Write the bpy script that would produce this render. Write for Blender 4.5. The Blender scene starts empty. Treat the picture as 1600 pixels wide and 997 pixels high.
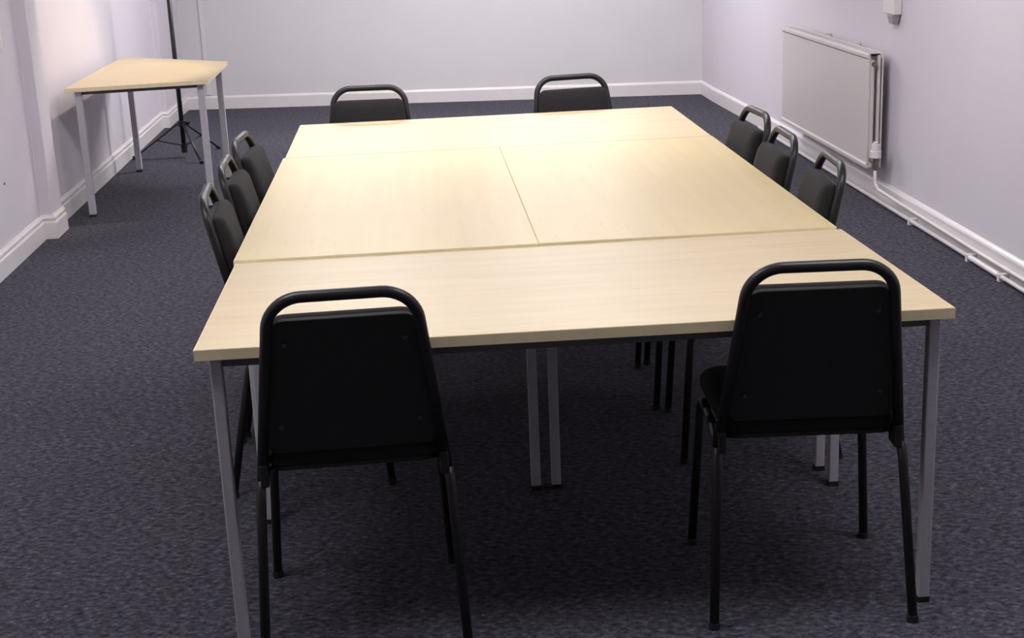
import bpy, bmesh, math, random
from mathutils import Vector, Matrix
random.seed(7)
scene = bpy.context.scene
COL = scene.collection

# ------------------------------------------------------------------ camera
F_PX = 2257.83
YAW, PITCH, ROLL = -0.0626, -0.2814, -0.0422
CAM = (-0.3131, -2.9228, 1.5926)
def camera_matrix():
    cy, sy, cp, sp = math.cos(YAW), math.sin(YAW), math.cos(PITCH), math.sin(PITCH)
    fwd = Vector((-sy*cp, cy*cp, sp)); right = Vector((cy, sy, 0)); up = right.cross(fwd)
    cr, sr = math.cos(ROLL), math.sin(ROLL)
    r = cr*right + sr*up; u = -sr*right + cr*up
    M = Matrix.Identity(4)
    for i in range(3):
        M[i][0] = r[i]; M[i][1] = u[i]; M[i][2] = -fwd[i]; M[i][3] = CAM[i]
    return M
cam_data = bpy.data.cameras.new('camera')
cam = bpy.data.objects.new('camera', cam_data); COL.objects.link(cam)
cam_data.sensor_width = 36.0; cam_data.sensor_fit = 'HORIZONTAL'
cam_data.lens = F_PX / 1600 * 36.0
cam_data.clip_start = 0.05
cam.matrix_world = camera_matrix()
scene.camera = cam

# ------------------------------------------------------------------ world, exposure, light levels
world = bpy.data.worlds.new('world'); scene.world = world; world.use_nodes = True
world.node_tree.nodes['Background'].inputs[0].default_value = (0.5, 0.5, 0.6, 1)
world.node_tree.nodes['Background'].inputs[1].default_value = 0.02
scene.view_settings.view_transform = 'Standard'
scene.view_settings.look = 'None'
scene.view_settings.exposure = 0.0
scene.view_settings.gamma = 1.0
scene.view_settings.use_curve_mapping = False
CEIL = 2.5
LIGHTS = [(x*k, y, w) for k, y, w in ((1.7, -0.2, 14.5), (1, 2.9, 18.5), (1, 7.2, 28.0)) for x in (-.75, .68)]
SPOT = (-1.22, 5.62, 110.0)                               # unseen warm spot added to light a patch of the left wall: x, y, watts       # ceiling panels: x, y, emission

# ------------------------------------------------------------------ materials
def lin(r, g, b):
    f = lambda c: ((c/255)/12.92 if c/255 <= .04045 else (((c/255)+.055)/1.055)**2.4)
    return (f(r), f(g), f(b), 1)
def mat(name, color, rough=.5, metal=0.0, spec=.5, noise=None, bump=None, sheen=0):
    m = bpy.data.materials.new(name); m.use_nodes = True
    nt = m.node_tree; b = nt.nodes['Principled BSDF']
    b.inputs['Base Color'].default_value = color if len(color) == 4 else (*color, 1)
    b.inputs['Roughness'].default_value = rough; b.inputs['Metallic'].default_value = metal
    b.inputs['Specular IOR Level'].default_value = spec
    if sheen: b.inputs['Sheen Weight'].default_value = sheen
    tc = nt.nodes.new('ShaderNodeTexCoord')
    if noise:
        sc_, amt = noise
        n = nt.nodes.new('ShaderNodeTexNoise'); n.inputs['Scale'].default_value = sc_; n.inputs['Detail'].default_value = 4
        nt.links.new(tc.outputs['Object'], n.inputs['Vector'])
        r = nt.nodes.new('ShaderNodeValToRGB')
        c = b.inputs['Base Color'].default_value
        r.color_ramp.elements[0].position = .3; r.color_ramp.elements[1].position = .7
        r.color_ramp.elements[0].color = (c[0]*(1-amt), c[1]*(1-amt), c[2]*(1-amt), 1)
        r.color_ramp.elements[1].color = (min(1, c[0]*(1+amt)), min(1, c[1]*(1+amt)), min(1, c[2]*(1+amt)), 1)
        nt.links.new(n.outputs['Fac'], r.inputs['Fac']); nt.links.new(r.outputs['Color'], b.inputs['Base Color'])
    if bump:
        sc_, st, dist = bump
        n = nt.nodes.new('ShaderNodeTexNoise'); n.inputs['Scale'].default_value = sc_; n.inputs['Detail'].default_value = 3
        nt.links.new(tc.outputs['Object'], n.inputs['Vector'])
        bp = nt.nodes.new('ShaderNodeBump'); bp.inputs['Strength'].default_value = st; bp.inputs['Distance'].default_value = dist
        nt.links.new(n.outputs['Fac'], bp.inputs['Height']); nt.links.new(bp.outputs['Normal'], b.inputs['Normal'])
    return m

M_WALL = mat('painted_plaster', (0.655, 0.62, 0.68), .55, spec=.35, noise=(2.5, .012), bump=(140, .12, .001))
M_WALLB = mat('painted_back_wall', (0.66, 0.64, 0.665), .6, spec=.3, noise=(2.5, .015), bump=(90, .15, .001))
M_CEIL = mat('ceiling_paint', (0.45, 0.45, 0.45), .8, spec=.2, bump=(60, .1, .001))
M_SKIRT = mat('white_gloss_paint', (0.74, 0.705, 0.72), .3, spec=.5, noise=(9, .02))
M_RAD = mat('radiator_enamel', (0.62, 0.58, 0.575), .32, spec=.5, noise=(6, .012))
M_PLASTIC = mat('white_plastic', (0.74, 0.70, 0.71), .35, noise=(20, .01))
M_BRASS = mat('dull_valve_metal', (0.22, 0.19, 0.17), .4, .8, noise=(60, .2))
M_FRAME = mat('dark_powder_coated_tube', (0.016, 0.0145, 0.017), .38, spec=.42, noise=(50, .1))
M_BOARD = mat('black_back_board', (0.024, 0.025, 0.024), .65, spec=.3, noise=(300, .25), bump=(900, .2, .0004))
M_FABRIC = mat('charcoal_fabric', (0.020, 0.018, 0.0195), .9, spec=.15, noise=(420, .35), bump=(700, .5, .0008), sheen=.04)
M_SCREW = mat('screw_metal', (0.09, 0.09, 0.09), .35, .6, noise=(80, .1))
M_LEG = mat('grey_table_leg_paint', (0.46, 0.445, 0.49), .42, spec=.5, noise=(70, .06))
M_RAIL = mat('grey_table_rail_paint', (0.13, 0.12, 0.125), .5, spec=.4, noise=(70, .06))
M_FOOT = mat('black_rubber', (0.012, 0.012, 0.013), .6, noise=(80, .1))
M_TRIPOD = mat('black_tripod_metal', (0.012, 0.010, 0.013), .4, spec=.5, noise=(80, .1))
M_HOUSE = mat('light_housing', (0.8, 0.8, 0.8), .4, noise=(20, .01))
M_DARK = mat('dark_mark', (0.10, 0.09, 0.10), .6, noise=(200, .1))

def emit(name, color, s):
    m = bpy.data.materials.new(name); m.use_nodes = True; nt = m.node_tree
    b = nt.nodes['Principled BSDF']; b.inputs['Emission Color'].default_value = (*color, 1)
    b.inputs['Emission Strength'].default_value = s; b.inputs['Base Color'].default_value = (.8, .8, .8, 1)
    return m

def carpet_mat():
    m = bpy.data.materials.new('blue_grey_cord_carpet'); m.use_nodes = True; nt = m.node_tree
    b = nt.nodes['Principled BSDF']; b.inputs['Roughness'].default_value = .95
    b.inputs['Specular IOR Level'].default_value = .08; b.inputs['Sheen Weight'].default_value = .045; b.inputs['Sheen Tint'].default_value = (.85, .85, 1, 1)
    tc = nt.nodes.new('ShaderNodeTexCoord')
    def noise(s, d, stretch=(1, 1, 1), rot=0):
        mp = nt.nodes.new('ShaderNodeMapping'); mp.inputs['Scale'].default_value = stretch; mp.inputs['Rotation'].default_value = (0, 0, rot)
        nt.links.new(tc.outputs['Object'], mp.inputs['Vector'])
        n = nt.nodes.new('ShaderNodeTexNoise'); n.inputs['Scale'].default_value = s; n.inputs['Detail'].default_value = d
        n.inputs['Roughness'].default_value = .65
        nt.links.new(mp.outputs['Vector'], n.inputs['Vector']); return n
    a = noise(50, 6, (1, 1.5, 1), .5); c = noise(24, 3); w = noise(1.3, 2)
    r = nt.nodes.new('ShaderNodeValToRGB'); e = r.color_ramp.elements
    e[0].position = .34; e[0].color = CARPET[0]
    e[1].position = .72; e[1].color = CARPET[3]
    x = e.new(.46); x.color = CARPET[1]
    x = e.new(.56); x.color = CARPET[2]
    nt.links.new(a.outputs['Fac'], r.inputs['Fac'])
    mr = nt.nodes.new('ShaderNodeMapRange'); mr.inputs['From Min'].default_value = .3; mr.inputs['From Max'].default_value = .7
    mr.inputs['To Min'].default_value = .78; mr.inputs['To Max'].default_value = 1.22
    nt.links.new(c.outputs['Fac'], mr.inputs['Value'])
    mr2 = nt.nodes.new('ShaderNodeMapRange'); mr2.inputs['From Min'].default_value = .3; mr2.inputs['From Max'].default_value = .7
    mr2.inputs['To Min'].default_value = .94; mr2.inputs['To Max'].default_value = 1.06
    nt.links.new(w.outputs['Fac'], mr2.inputs['Value'])
    mu = nt.nodes.new('ShaderNodeMath'); mu.operation = 'MULTIPLY'
    nt.links.new(mr.outputs[0], mu.inputs[0]); nt.links.new(mr2.outputs[0], mu.inputs[1])
    vm = nt.nodes.new('ShaderNodeVectorMath'); vm.operation = 'SCALE'
    nt.links.new(r.outputs['Color'], vm.inputs[0]); nt.links.new(mu.outputs[0], vm.inputs['Scale'])
    nt.links.new(vm.outputs[0], b.inputs['Base Color'])
    bp = nt.nodes.new('ShaderNodeBump'); bp.inputs['Strength'].default_value = .6; bp.inputs['Distance'].default_value = .004
    nt.links.new(a.outputs['Fac'], bp.inputs['Height']); nt.links.new(bp.outputs['Normal'], b.inputs['Normal'])
    return m
CARPET = [(.012, .0117, .0165, 1), (.043, .0418, .0555, 1), (.067, .065, .084, 1), (.155, .152, .184, 1)]
M_CARPET = carpet_mat()

def maple_mat(name, along_y, c0, c1, c2):
    """pale maple laminate: long soft grain plus short darker flecks"""
    m = bpy.data.materials.new(name); m.use_nodes = True; nt = m.node_tree
    b = nt.nodes['Principled BSDF']; b.inputs['Roughness'].default_value = .38
    b.inputs['Specular IOR Level'].default_value = .45
    tc = nt.nodes.new('ShaderNodeTexCoord')
    def noise(s, d, st):
        mp = nt.nodes.new('ShaderNodeMapping'); mp.inputs['Scale'].default_value = (st[1], st[0], 1) if along_y else (st[0], st[1], 1)
        nt.links.new(tc.outputs['Object'], mp.inputs['Vector'])
        n = nt.nodes.new('ShaderNodeTexNoise'); n.inputs['Scale'].default_value = s; n.inputs['Detail'].default_value = d
        nt.links.new(mp.outputs['Vector'], n.inputs['Vector']); return n
    g = noise(1.0, 5, (1.6, 26)); f = noise(1.0, 3, (9, 60)); w = noise(2.2, 2, (1, 2))
    r = nt.nodes.new('ShaderNodeValToRGB'); e = r.color_ramp.elements
    e[0].position = .32; e[0].color = (*c0, 1); e[1].position = .68; e[1].color = (*c1, 1)
    nt.links.new(g.outputs['Fac'], r.inputs['Fac'])
    r2 = nt.nodes.new('ShaderNodeValToRGB'); e = r2.color_ramp.elements
    e[0].position = .60; e[0].color = (0, 0, 0, 1); e[1].position = .78; e[1].color = (.55, .55, .55, 1)
    nt.links.new(f.outputs['Fac'], r2.inputs['Fac'])
    mx = nt.nodes.new('ShaderNodeMix'); mx.data_type = 'RGBA'
    nt.links.new(r2.outputs['Color'], mx.inputs['Factor']); nt.links.new(r.outputs['Color'], mx.inputs['A'])
    mx.inputs['B'].default_value = (*c2, 1)
    mr = nt.nodes.new('ShaderNodeMapRange'); mr.inputs['From Min'].default_value = .3; mr.inputs['From Max'].default_value = .7
    mr.inputs['To Min'].default_value = .97; mr.inputs['To Max'].default_value = 1.03
    nt.links.new(w.outputs['Fac'], mr.inputs['Value'])
    vm = nt.nodes.new('ShaderNodeVectorMath'); vm.operation = 'SCALE'
    nt.links.new(mx.outputs['Result'], vm.inputs[0]); nt.links.new(mr.outputs[0], vm.inputs['Scale'])
    nt.links.new(vm.outputs[0], b.inputs['Base Color'])
    return m
M_MAPLE_X = maple_mat('maple_laminate_wide', False, (.53, .425, .262), (.58, .472, .30), (.455, .355, .21))
M_MAPLE_Y = maple_mat('maple_laminate_long', True, (.56, .45, .25), (.60, .485, .275), (.51, .40, .22))
M_EDGE = mat('maple_edge_band', (.82, .71, .47), .45, noise=(30, .05))

# ------------------------------------------------------------------ mesh helpers
def obj(name, bm, m, parent=None, loc=None, smooth=False, bevel=0, seg=2):
    me = bpy.data.meshes.new(name)
    bmesh.ops.recalc_face_normals(bm, faces=bm.faces)
    if smooth:
        for f in bm.faces: f.smooth = True
    bm.to_mesh(me); bm.free()
    me.materials.append(m)
    o = bpy.data.objects.new(name, me); COL.objects.link(o)
    if parent: o.parent = parent
    if loc: o.location = loc
    if bevel:
        b = o.modifiers.new('bevel', 'BEVEL'); b.width = bevel; b.segments = seg; b.limit_method = 'ANGLE'
        b.angle_limit = math.radians(40); b.harden_normals = False
    return o
def box(bm, a, b):
    vs = [bm.verts.new((x, y, z)) for z in (a[2], b[2]) for x, y in ((a[0], a[1]), (b[0], a[1]), (b[0], b[1]), (a[0], b[1]))]
    for f in ((3, 2, 1, 0), (4, 5, 6, 7), (0, 1, 5, 4), (1, 2, 6, 5), (2, 3, 7, 6), (3, 0, 4, 7)):
        bm.faces.new([vs[i] for i in f])
def prism(bm, pts, z0, z1):
    lo = [bm.verts.new((x, y, z0)) for x, y in pts]; hi = [bm.verts.new((x, y, z1)) for x, y in pts]
    n = len(pts)
    bm.faces.new(lo[::-1]); bm.faces.new(hi)
    for i in range(n): bm.faces.new((lo[i], lo[(i+1) % n], hi[(i+1) % n], hi[i]))
def B():
    return bmesh.new()
def fillet(pts, rad, n=6):
    """round the inner corners of a polyline"""
    pts = [Vector(p) for p in pts]; out = [pts[0]]
    for i in range(1, len(pts)-1):
        r = rad[i-1] if isinstance(rad, (list, tuple)) else rad
        p, a, c = pts[i], (pts[i-1]-pts[i]), (pts[i+1]-pts[i])
        la, lc = a.length, c.length; a.normalize(); c.normalize()
        ang = a.angle(c); t = min(r/math.tan(ang/2), la*.49, lc*.49)
        s, e = p + a*t, p + c*t
        rr = t*math.tan(ang/2); ctr = p + (a+c).normalized()*(rr/math.sin(ang/2))
        v0, v1 = s-ctr, e-ctr; tot = v0.angle(v1)
        for k in range(n+1):
            f = k/n
            out.append(ctr + (v0*math.sin((1-f)*tot) + v1*math.sin(f*tot))/math.sin(tot))
    out.append(pts[-1]); return out
def tube(bm, pts, r, seg=12, ry=None, up=(0, 0, 1)):
    """sweep a round (or oval) section along points; closed ends"""
    pts = [Vector(p) for p in pts]; ry = ry or r
    d0 = (pts[1]-pts[0]).normalized(); u = Vector(up)
    if abs(d0.dot(u)) > .95: u = Vector((0, 1, 0))
    side = d0.cross(u).normalized(); upv = side.cross(d0).normalized(); rings = []; pd = d0
    for i, p in enumerate(pts):
        if i == 0: d = d0
        elif i == len(pts)-1: d = (pts[i]-pts[i-1]).normalized()
        else: d = ((pts[i]-pts[i-1]).normalized() + (pts[i+1]-pts[i]).normalized()).normalized()
        q = pd.rotation_difference(d); side = q @ side; upv = q @ upv; pd = d
        rings.append([bm.verts.new(p + side*(r*math.cos(2*math.pi*k/seg)) + upv*(ry*math.sin(2*math.pi*k/seg))) for k in range(seg)])
    for a, b in zip(rings, rings[1:]):
        for k in range(seg): bm.faces.new((a[k], a[(k+1) % seg], b[(k+1) % seg], b[k]))
    bm.faces.new(rings[0][::-1]); bm.faces.new(rings[-1])
def round_poly(pts, rad, n=5):
    """closed 2D polygon with rounded corners"""
    out = []; N = len(pts)
    for i in range(N):
        p = Vector(pts[i]); a = Vector(pts[i-1])-p; c = Vector(pts[(i+1) % N])-p
        r = rad[i] if isinstance(rad, (list, tuple)) else rad
        la, lc = a.length, c.length; a.normalize(); c.normalize(); ang = a.angle(c)
        t = min(r/math.tan(ang/2), la*.49, lc*.49); rr = t*math.tan(ang/2)
        ctr = p + (a+c).normalized()*(rr/math.sin(ang/2)); v0 = p+a*t-ctr; v1 = p+c*t-ctr
        tot = v0.angle(v1)
        for k in range(n+1):
            f = k/n; out.append(ctr + (v0*math.sin((1-f)*tot)+v1*math.sin(f*tot))/math.sin(tot))
    return out
def pad(bm, outline, layers, fn):
    """cushion: layers = [(inset, depth)]; fn maps (a, b, depth) to 3D"""
    c = sum(outline, Vector((0, 0)))/len(outline); rings = []
    for ins, dep in layers:
        ring = []
        for p in outline:
            v = p-c; L = v.length; q = c + v*((L-ins)/L)
            ring.append(bm.verts.new(fn(q.x, q.y, dep)))
        rings.append(ring)
    n = len(outline)
    for a, b in zip(rings, rings[1:]):
        for k in range(n): bm.faces.new((a[k], a[(k+1) % n], b[(k+1) % n], b[k]))
    bm.faces.new(rings[0][::-1])
    bm.faces.new(rings[-1])
def sweep_profile(bm, path, prof):
    """extrude a (offset, z) profile along a plan polyline; offset to the left of travel, mitred"""
    P = [Vector(p) for p in path]; rings = []
    for i, p in enumerate(P):
        if i == 0: d = (P[1]-P[0]).normalized(); n = Vector((-d.y, d.x)); k = 1
        elif i == len(P)-1: d = (P[i]-P[i-1]).normalized(); n = Vector((-d.y, d.x)); k = 1
        else:
            d1 = (P[i]-P[i-1]).normalized(); d2 = (P[i+1]-P[i]).normalized()
            n1 = Vector((-d1.y, d1.x)); n2 = Vector((-d2.y, d2.x)); n = (n1+n2).normalized(); k = 1/max(.2, n.dot(n1))
        rings.append([bm.verts.new((p.x+n.x*k*o, p.y+n.y*k*o, z)) for o, z in prof])
    m = len(prof)
    for a, b in zip(rings, rings[1:]):
        for j in range(m): bm.faces.new((a[j], a[(j+1) % m], b[(j+1) % m], b[j]))
    bm.faces.new(rings[0]); bm.faces.new(rings[-1][::-1])
def struct(o):
    o['kind'] = 'structure'; return o
def tag(o, label, cat, group=None):
    o['label'] = label; o['category'] = cat
    if group: o['group'] = group
    return o
def thing(name, label, cat, loc=(0, 0, 0), rz=0, group=None):
    o = bpy.data.objects.new(name, None); COL.objects.link(o)
    o.empty_display_size = .1; o.location = loc; o.rotation_euler = (0, 0, rz)
    return tag(o, label, cat, group)
def dup(root, loc, rz, label, group=None):
    r = root.copy(); COL.objects.link(r); r.location = loc; r.rotation_euler = (0, 0, rz); tag(r, label, root['category'], group)
    for ch in list(root.children):
        c = ch.copy(); COL.objects.link(c); c.parent = r
        for g in list(ch.children):
            d = g.copy(); COL.objects.link(d); d.parent = c
    return r

# ------------------------------------------------------------------ room shell
WL, WR = -2.268, 2.118          # inner faces of side walls
YF = -4.2                       # wall behind the camera
def yback(x): return 9.205 - 0.148*(x)
bl, br = yback(-2.268)+.018, yback(WR)+.018
bm = B(); prism(bm, [(-2.6, YF-.2), (2.4, YF-.2), (2.4, 9.4), (-2.6, 10.0)], -.12, 0); struct(obj('floor', bm, M_CARPET))
bm = B(); prism(bm, [(-2.6, YF-.2), (2.4, YF-.2), (2.4, 9.4), (-2.6, 10.0)], CEIL, CEIL+.1); struct(obj('ceiling', bm, M_CEIL))
PX, PY0, PY1 = -2.208, 4.603, 4.815       # pillar
CX, CY = -2.222, 8.53                     # boxed-in corner
left_path = [(WL, YF), (WL, PY0), (PX, PY0), (PX, PY1), (WL, PY1), (WL, CY), (CX, CY), (CX, yback(CX)+.018)]
bm = B(); prism(bm, left_path + [(-2.4, yback(CX)+.03), (-2.4, YF)], 0, CEIL); struct(obj('wall_left', bm, M_WALL, bevel=.004))
bm = B(); prism(bm, [(-2.4, yback(-2.4)+.018), (2.25, yback(2.25)+.018), (2.25, yback(2.25)+.15), (-2.4, yback(-2.4)+.15)], 0, CEIL)
struct(obj('wall_back', bm, M_WALLB))
bm = B(); prism(bm, [(WR, YF), (WR+.12, YF), (WR+.12, yback(WR)+.1), (WR-.035, yback(WR)+.1), (WR-.035, yback(WR)-.5), (WR, 7.0)], 0, CEIL)
struct(obj('wall_right', bm, M_WALL))
bm = B(); box(bm, (-2.4, YF-.12, 0), (2.25, YF, CEIL)); struct(obj('wall_front', bm, mat('dark_grey_paint', (.30, .29, .31), .7, noise=(3, .05))))
# skirting boards with a moulded top
PROF = [(0, 0), (.018, 0), (.018, .082), (.0165, .088), (.0115, .091), (.0115, .098), (.0145, .104), (.0135, .112), (.007, .119), (.005, .125), (0, .125)]
PROFR = [(0, 0), (.018, 0), (.018, .092), (.014, .100), (.006, .107), (0, .109)]
bm = B(); sweep_profile(bm, [(x, y) for x, y in left_path][::-1], PROF); struct(obj('baseboard_left', bm, M_SKIRT))
bm = B(); sweep_profile(bm, [(WR-.035, yback(WR-.035)+.018), (CX, yback(CX)+.018)], PROFR); struct(obj('baseboard_back', bm, M_SKIRT))
bm = B(); sweep_profile(bm, [(WR, YF), (WR, 7.0), (WR-.035, yback(WR)-.5), (WR-.035, yback(WR)+.018)], PROFR); struct(obj('baseboard_right', bm, M_SKIRT))
# slim vertical cover strip on the back wall
x0 = -2.02; bm = B(); box(bm, (x0-.02, -.008, .12), (x0+.02, 0.004, CEIL))
o = struct(obj('trim_1', bm, M_WALLB, bevel=.002)); o.rotation_euler = (0, 0, 0); o.location = (0, yback(x0)+.016, 0)

# ------------------------------------------------------------------ ceiling lights
for i, (x, y, s) in enumerate(LIGHTS):
    t = thing('ceiling_light', 'white rectangular ceiling light panel, ' + ('left' if x < 0 else 'right') + (' one nearest the camera', ' one above the far end of the tables', ' one nearest the back wall')[i//2], 'ceiling light', (x, y, CEIL), 0, None)
    bm = B(); box(bm, (-.62, -.32, -.05), (.62, .32, 0)); obj('housing', bm, M_HOUSE, t, bevel=.006)
    bm = B(); box(bm, (-.58, -.28, -.058), (.58, .28, -.0505)); obj('diffuser', bm, emit('light_diffuser', (1.0, .965, 0.97), s), t)

t = thing('added_spot', 'unseen round warm ceiling spot, added for the light patch on the left wall above the small table', 'ceiling light', (SPOT[0], SPOT[1], CEIL))  # unseen fixture, put in for its warm pool on wall and side table
bm = B(); tube(bm, [(0, 0, -.012), (0, 0, 0)], .06, 24); obj('bezel', bm, M_HOUSE, t)
bm = B(); tube(bm, [(0, 0, -.014), (0, 0, -.0125)], .045, 24); obj('lens', bm, emit('added_spot_lens', (1, .8, .6), 4), t)
ld = bpy.data.lights.new('added_spot_beam', 'SPOT'); ld.energy = SPOT[2]; ld.color = (1, .84, .72); ld.spot_size = math.radians(60); ld.spot_blend = .4; ld.shadow_soft_size = .045
lo = bpy.data.objects.new('added_spot_beam', ld); COL.objects.link(lo); lo.parent = t; lo.location = (0, 0, -.03)
lo.rotation_euler = Vector((WL-SPOT[0], 5.62-SPOT[1], .95-CEIL)).to_track_quat('-Z', 'Y').to_euler()

# ------------------------------------------------------------------ tables
def leg_with_foot(t, x, y, h, w=.026, rz=0):
    bm = B(); box(bm, (-w/2, -w/2, .012), (w/2, w/2, h)); l = obj('leg', bm, M_LEG, t, (x, y, 0), bevel=.003); l.rotation_euler = (0, 0, rz)
    bm = B(); box(bm, (-w/2-.0005, -w/2-.0005, 0), (w/2+.0005, w/2+.0005, .014)); obj('foot_cap', bm, M_FOOT, l)
def table(label, corners, legs, H, m, group=None, name='meeting_table', inset=.028, th=.025, cat='table', w=.026):
    """corners ccw in plan; legs list of plan points"""
    c = sum((Vector(p) for p in corners), Vector((0, 0)))/len(corners)
    t = thing(name, label, cat, (c.x, c.y, 0), 0, group)
    L = [Vector(p)-c for p in corners]
    bm = B(); prism(bm, [(p.x, p.y) for p in L], H-th, H)
    top = obj('tabletop', bm, m, t, bevel=.0015)
    # edge band wraps the sides of the top as a thin strip
    bm = B(); n = len(L)
    outer = [p + (p.normalized()*.0014) for p in L]; inner = [p - (p.normalized()*.002) for p in L]
    rings = [[bm.verts.new((q.x, q.y, z)) for q in R_] for R_, z in ((outer, H-th+.0008), (outer, H-.0012), (inner, H-.0012), (inner, H-th+.0008))]
    for a in range(4):
        A_, B_ = rings[a], rings[(a+1) % 4]
        for k in range(n): bm.faces.new((A_[k], A_[(k+1) % n], B_[(k+1) % n], B_[k]))
    obj('edge_band', bm, M_EDGE, top)
    lg = [Vector(p)-c for p in legs]
    bm = B()
    for k in range(len(lg)):
        a, b = lg[k], lg[(k+1) % len(lg)]; d = (b-a).normalized(); nrm = Vector((-d.y, d.x))*.010
        a2, b2 = a + d*w*.4, b - d*w*.4
        prism(bm, [tuple(a2-nrm), tuple(b2-nrm), tuple(b2+nrm), tuple(a2+nrm)], H-th-.0205, H-th-.0005)
    obj('frame_rail', bm, M_RAIL, t)
    for p in lg: leg_with_foot(t, p.x, p.y, H-th-.0003, w)
    return t
HM, HN = .718, .712
GR = 'maple tables pushed together'
table('pale maple meeting table nearest the camera, set crosswise with two chairs at its front', [(-.802, .024), (.828, .002), (.814, .797), (-.797, .797)],
      [(-.762, .052), (.795, .038), (.788, .735), (-.760, .735)], HN, M_MAPLE_X, GR)
table('pale maple table running lengthwise, left half of the middle pair', [(-.803, .800), (-.0015, .800), (-.0015, 2.398), (-.797, 2.398)],
      [(-.782, .845), (-.0285, .845), (-.0285, 2.362), (-.782, 2.362)], HM, M_MAPLE_Y, GR)
table('pale maple table running lengthwise, right half of the middle pair', [(.0015, .803), (.803, .803), (.800, 2.398), (.0015, 2.398)],
      [(.0285, .845), (.782, .850), (.782, 2.362), (.0285, 2.362)], HM, M_MAPLE_Y, GR)
table('pale maple table set crosswise at the far end of the group', [(-.789, 2.402), (.797, 2.402), (.797, 3.236), (-.789, 3.236)],
      [(-.735, 2.470), (.742, 2.470), (.742, 3.190), (-.735, 3.190)], HM, M_MAPLE_X, GR)
table('small angled pale maple table standing alone against the left wall', [(-2.178, 5.063), (-1.420, 5.150), (-1.428, 6.147), (-2.176, 6.780)],
      [(-2.118, 5.125), (-1.470, 5.205), (-1.478, 6.080), (-2.105, 6.540)], HM, M_MAPLE_X, None, 'side_table', th=.022, w=.036)

# ------------------------------------------------------------------ chairs
def back_pt(x, z, dep):
    """point on the leaning back plane; dep is forward (towards the sitter)"""
    s = (z-.40)/.45; lean = .112/.45; n = Vector((0, 1, lean)).normalized()
    return Vector((x, -.150-.112*s, z)) + n*dep
def make_chair(label, group):
    t = thing('stacking_chair', label, 'chair', group=group)
    # seat
    out = round_poly([(-.190, -.165), (.190, -.165), (.205, .215), (-.205, .215)], [.03, .03, .06, .06])
    bm = B(); pad(bm, out, [(.016, 0), (.003, .008), (0, .018), (.001, .032), (.010, .043), (.03, .049), (.08, .053)], lambda a, b, d: (a, b, .432+d))
    seat = obj('seat', bm, M_FABRIC, t, smooth=True)
    bm = B(); pad(bm, out, [(.02, 0), (.012, .002), (.012, .012)], lambda a, b, d: (a, b, .420+d)); obj('seat_board', bm, M_BOARD, seat)
    # backrest: board behind, cushion in front
    zt = .786
    out = round_poly([(-.184, .468), (.184, .468), (.151, zt), (-.151, zt)], [.02, .02, .03, .03])
    bm = B(); pad(bm, out, [(.010, .008), (0, .012), (0, .026), (.006, .036), (.02, .043), (.06, .047)], lambda a, b, d: back_pt(a, b, d)); back = obj('backrest', bm, M_FABRIC, t, smooth=True)
    bm = B(); pad(bm, out, [(.003, -.004), (.001, -.002), (.001, .010)], lambda a, b, d: back_pt(a, b, d)); board = obj('back_board', bm, M_BOARD, back)
    for x, z in ((-.125, .732), (.125, .732), (-.148, .535), (.148, .535)):
        bm = B(); tube(bm, [back_pt(x, z, -.0075), back_pt(x, z, -.003)], .0055, 10); obj('screw', bm, M_SCREW, back)
    # bent tube of the back
    p = [back_pt(-.202, .40, 0), back_pt(-.150, .8375, 0), back_pt(.150, .8375, 0), back_pt(.202, .40, 0)]
    bm = B(); tube(bm, fillet(p, [.078, .078], 10), .0125, 14, up=(0, 1, 0)); obj('back_frame', bm, M_FRAME, t, smooth=True)
    # legs and seat rails, each a bent tube
    for s in (-1, 1):
        bm = B(); tube(bm, fillet([(s*.218, .205, .012), (s*.197, .180, .408), (s*.197, .06, .408)], .055, 8), .011, 12); l = obj('leg', bm, M_FRAME, t, smooth=True)
        bm = B(); tube(bm, [(s*.218, .205, 0), (s*.2175, .2047, .016)], .0135, 12); obj('foot_glide', bm, M_FOOT, l, smooth=False)
        bm = B(); tube(bm, fillet([(s*.223, -.242, .012), (s*.205, -.165, .406), (s*.197, -.03, .408)], .05, 8), .011, 12); l = obj('leg', bm, M_FRAME, t, smooth=True)
        bm = B(); tube(bm, [(s*.223, -.242, 0), (s*.2229, -.2414, .016)], .0135, 12); obj('foot_glide', bm, M_FOOT, l)
        bm = B(); tube(bm, [(s*.197, -.035, .408), (s*.197, .065, .408)], .0112, 12); obj('seat_rail', bm, M_FRAME, t, smooth=True)
        bm = B(); prism(bm, [(s*.205, -.175), (s*.186, -.175), (s*.186, -.12), (s*.205, -.11)], .392, .445); obj('bracket', bm, M_FRAME, t, bevel=.004)
    bm = B(); tube(bm, [(-.19, -.10, .412), (.19, -.10, .412)], .009, 10); obj('cross_bar', bm, M_FRAME, t, smooth=True)
    bm = B(); tube(bm, [(-.19, .12, .412), (.19, .12, .412)], .009, 10); obj('cross_bar', bm, M_FRAME, t, smooth=True)
    return t
R = math.radians
G = 'charcoal stacking chairs around the tables'
c0 = make_chair('charcoal padded stacking chair with black frame at the near left, back to the camera', G)
c0.location = (-.490, .200, 0); c0.rotation_euler = (0, 0, R(2))
dup(c0, (.535, .200, 0), R(-4), 'charcoal padded stacking chair with black frame at the near right, back to the camera', G)
dup(c0, (-.515, 3.165, 0), R(176), 'charcoal stacking chair at the far end of the tables, the left one', G)
dup(c0, (.425, 3.200, 0), R(188), 'charcoal stacking chair at the far end of the tables, the right one', G)
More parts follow.
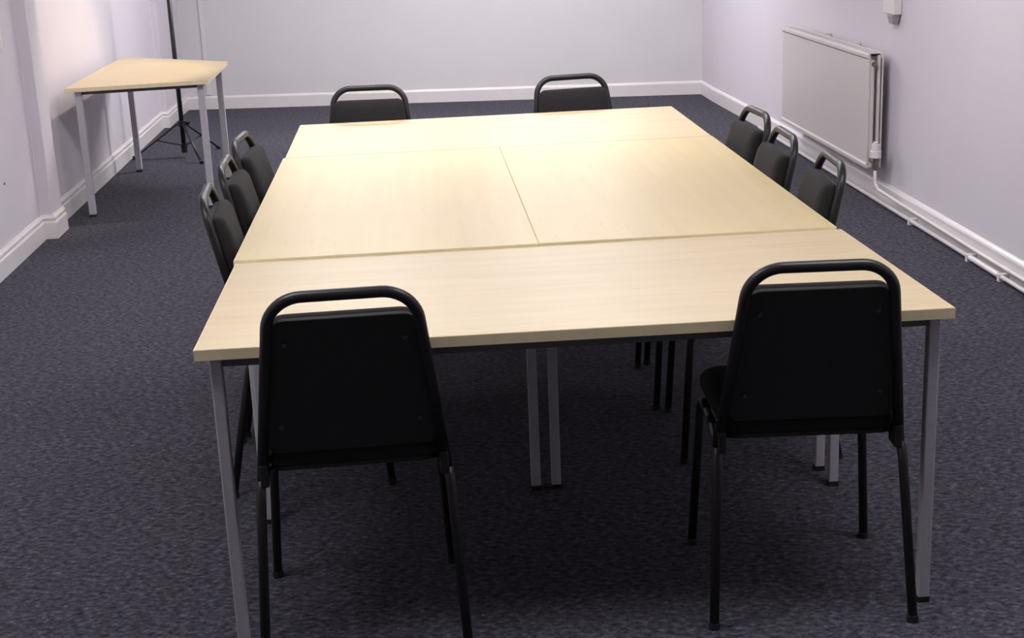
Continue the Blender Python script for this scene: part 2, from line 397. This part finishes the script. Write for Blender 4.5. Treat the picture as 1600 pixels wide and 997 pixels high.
for x, y, rz, l in ((-.65, 1.16, -87, 'charcoal stacking chair on the left side, nearest the camera of that row'),
                    (-.655, 1.648, -89.5, 'charcoal stacking chair on the left side, middle of its row'),
                    (-.66, 2.13, -94, 'charcoal stacking chair on the left side, farthest of its row towards the tripod'),
                    (.635, 1.165, 86, 'charcoal stacking chair on the right side, nearest the camera of that row'),
                    (.624, 1.648, 89, 'charcoal stacking chair on the right side, middle of its row'),
                    (.652, 2.13, 93.5, 'charcoal stacking chair on the right side, farthest of its row')):
    dup(c0, (x, y, 0), R(rz), l, G)

# ------------------------------------------------------------------ tripod stand
TX, TY = -1.88, 7.02
t = thing('tripod_stand', 'tall thin black tripod light stand behind the small angled table', 'stand', (TX, TY, 0))
bm = B(); tube(bm, [(0, 0, .05), (0, 0, 1.25)], .0155, 14); pole = obj('pole', bm, M_TRIPOD, t, smooth=True)
bm = B(); tube(bm, [(0, 0, 1.24), (0, 0, 2.15)], .0115, 14); obj('extension_tube', bm, M_TRIPOD, pole, smooth=True)
bm = B(); tube(bm, [(0, 0, .035), (0, 0, .075)], .021, 14); obj('end_cap', bm, M_FOOT, pole)
bm = B(); tube(bm, [(0, 0, .215), (0, 0, .25)], .030, 16); obj('collar', bm, M_TRIPOD, t)
bm = B(); tube(bm, [(0, 0, .075), (0, 0, .095)], .024, 16); obj('lower_collar', bm, M_TRIPOD, t)
bm = B(); tube(bm, [(.02, 0, .235), (.055, -.01, .235)], .012, 10); obj('knob', bm, M_FOOT, t)
for deg in (-64, 56, 176):
    a = R(deg); d = Vector((math.cos(a), math.sin(a), 0)); r = .345
    bm = B(); tube(bm, [d*.028+Vector((0, 0, .232)), d*r+Vector((0, 0, .012))], .010, 10, ry=.006); l = obj('leg', bm, M_TRIPOD, t, smooth=True)
    e = d*r; bm = B(); tube(bm, [e*.965+Vector((0, 0, .016)), e*1.03+Vector((0, 0, .010))], .0125, 10); obj('rubber_foot', bm, M_FOOT, l)
    bm = B(); tube(bm, [d*.02+Vector((0, 0, .085)), d*.19+Vector((0, 0, .125))], .0045, 8); obj('brace', bm, M_TRIPOD, t, smooth=True)

# ------------------------------------------------------------------ radiator
RX0, RX1, RY0, RY1, RZ0, RZ1 = 1.992, 2.092, 4.29, 6.0, .195, .782
t = thing('radiator', 'cream double panel radiator hung low on the right wall', 'radiator', (WR-.06, (RY0+RY1)/2, RZ0))
ox, oy, oz = WR-.06, (RY0+RY1)/2, RZ0
def rb(name, a, b, m=M_RAD, parent=None, bev=.003):
    bm = B(); box(bm, (a[0]-ox, a[1]-oy, a[2]-oz), (b[0]-ox, b[1]-oy, b[2]-oz)); return obj(name, bm, m, parent or t, bevel=bev)
def rolled(x, thick, name):
    prof = [(0, .0), (thick*.9, .004), (thick, .022), (thick*.55, .03), (thick*.55, .555), (thick, .563), (thick, .578), (thick*.6, .587), (0, .587)]
    bm = B(); lo = [bm.verts.new((x-ox-p, RY0-oy, z)) for p, z in prof]; hi = [bm.verts.new((x-ox-p, RY1-oy, z)) for p, z in prof]
    n = len(prof)
    for i in range(n): bm.faces.new((lo[i], lo[(i+1) % n], hi[(i+1) % n], hi[i]))
    bm.faces.new(lo); bm.faces.new(hi[::-1]); return obj(name, bm, M_RAD, t, bevel=.002)
fp = rolled(2.006, .016, 'front_panel')
rolled(2.074, .014, 'rear_panel')
rb('top_grille', (2.004, RY0+.02, RZ1-.006), (2.062, RY1-.02, RZ1-.001), bev=.001)
bm = B()
for k in range(56):
    y = RY0+.04+k*.029; box(bm, (2.010-ox, y-oy, RZ1-.001-oz), (2.055-ox, y+.012-oy, RZ1+.0012-oz))
obj('grille_slats', bm, M_RAD, t)
rb('convector_fins', (2.0065, RY0+.06, RZ0+.03), (2.0595, RY1-.06, RZ1-.02), bev=0)
rb('side_strip', (2.0065, RY0, RZ0+.004), (2.028, RY0+.02, RZ1-.035), bev=.004)
rb('side_strip', (2.0445, RY0, RZ0+.004), (2.0595, RY0+.02, RZ1-.012), bev=.004)
for y in (4.82, 5.36):
    rb('wall_bracket', (2.0745, y, RZ0+.05), (WR-.001, y+.018, RZ1+.006), M_PLASTIC, bev=.002)
# end connections
bm = B(); tube(bm, [(2.022-ox, RY0+.07-oy, RZ1-.055-oz), (2.022-ox, RY0-.022-oy, RZ1-.055-oz)], .009, 12); tube(bm, [(2.022-ox, RY0-.004-oy, RZ1-.055-oz), (2.022-ox, RY0-.018-oy, RZ1-.055-oz)], .013, 8); obj('bleed_plug', bm, M_BRASS, t)
bm = B(); tube(bm, [(2.022-ox, RY0+.07-oy, RZ0+.045-oz), (2.022-ox, RY0-.06-oy, RZ0+.045-oz)], .012, 12); tube(bm, [(2.022-ox, RY0-.07-oy, RZ0+.07-oz), (2.022-ox, RY0-.07-oy, RZ0+.005-oz)], .014, 12)
v = obj('valve', bm, M_BRASS, t)
bm = B(); q = lambda z: (2.022-ox, RY0-.07-oy, z-oz)
tube(bm, [q(.262), q(.268), q(.300)], .029, 16); tube(bm, [q(.300), q(.335)], .021, 16); tube(bm, [q(.335), q(.345)], .013, 16)
obj('valve_cap', bm, M_PLASTIC, v, bevel=.003)

# pipes on the right wall
SK = WR-.018
bm = B(); tube(bm, fillet([(2.022, RY0-.07, .205), (2.022, RY0-.075, .11), (SK-.012, RY0-.30, .062), (SK-.012, 2.9, .052), (SK-.012, YF+.02, .052)], [.05, .06, .05], 6), .0085, 10)
tag(obj('heating_pipe', bm, M_SKIRT, smooth=True), 'thin white heating pipe from the radiator valve along the right skirting board', 'pipe')
t = thing('heating_pipe', 'white heating pipe lying lowest along the foot of the right skirting board, clipped to it', 'pipe', (SK-.032, 3.2, 0))
bm = B(); tube(bm, [(0, YF+.02-3.2, .022), (0, 6.9-3.2, .022)], .0095, 10); obj('pipe', bm, M_SKIRT, t, smooth=True)
for y in (2.70, 3.05, 3.80):
    bm = B(); box(bm, (-.013, y-3.2-.012, 0), (.0315, y-3.2+.012, .034)); obj('pipe_clip', bm, M_PLASTIC, t, bevel=.003)
bm = B(); tube(bm, [(0, 2.72-3.2, .022), (0, 3.03-3.2, .022)], .0125, 12); obj('coupling', bm, M_SKIRT, t, smooth=False)

# wall box above the radiator
t = thing('wall_box', 'small white surface box on the right wall above the radiator end', 'wall box', (WR, 4.27, .975))
bm = B(); box(bm, (-.042, -.10, 0), (-.0005, .07, .16)); obj('casing', bm, M_PLASTIC, t, bevel=.006)
bm = B(); prism(bm, [(-.044, -.09), (-.004, -.09), (-.004, .0), (-.044, .0)], -.045, -.001)
for vtx in bm.verts:
    if vtx.co.z < -.03: vtx.co.y = vtx.co.y*.6-.018; vtx.co.x = vtx.co.x*.7-.006
obj('cable_gland', bm, mat('grey_plastic', (.36, .34, .36), .5, noise=(40, .03)), t, bevel=.003)
# switch on the left wall at the picture edge
t = thing('light_switch', 'white light switch on the left wall in front of the pillar', 'light switch', (WL, 4.235, 1.055))
bm = B(); box(bm, (.0005, -.045, -.045), (.012, .043, .045)); pl = obj('plate', bm, M_PLASTIC, t, bevel=.003)
bm = B(); box(bm, (.012, -.012, -.02), (.018, .012, .02)); obj('rocker', bm, M_PLASTIC, t, bevel=.002)
bm = B(); tube(bm, [(WL+.0002, 4.02, .40), (WL+.004, 4.02, .40)], .006, 10)  # dark pin hole in the wall, modelled as a small raised disc
tag(obj('wall_pin_hole', bm, M_DARK), 'tiny dark pin hole low on the left wall before the pillar', 'screw')
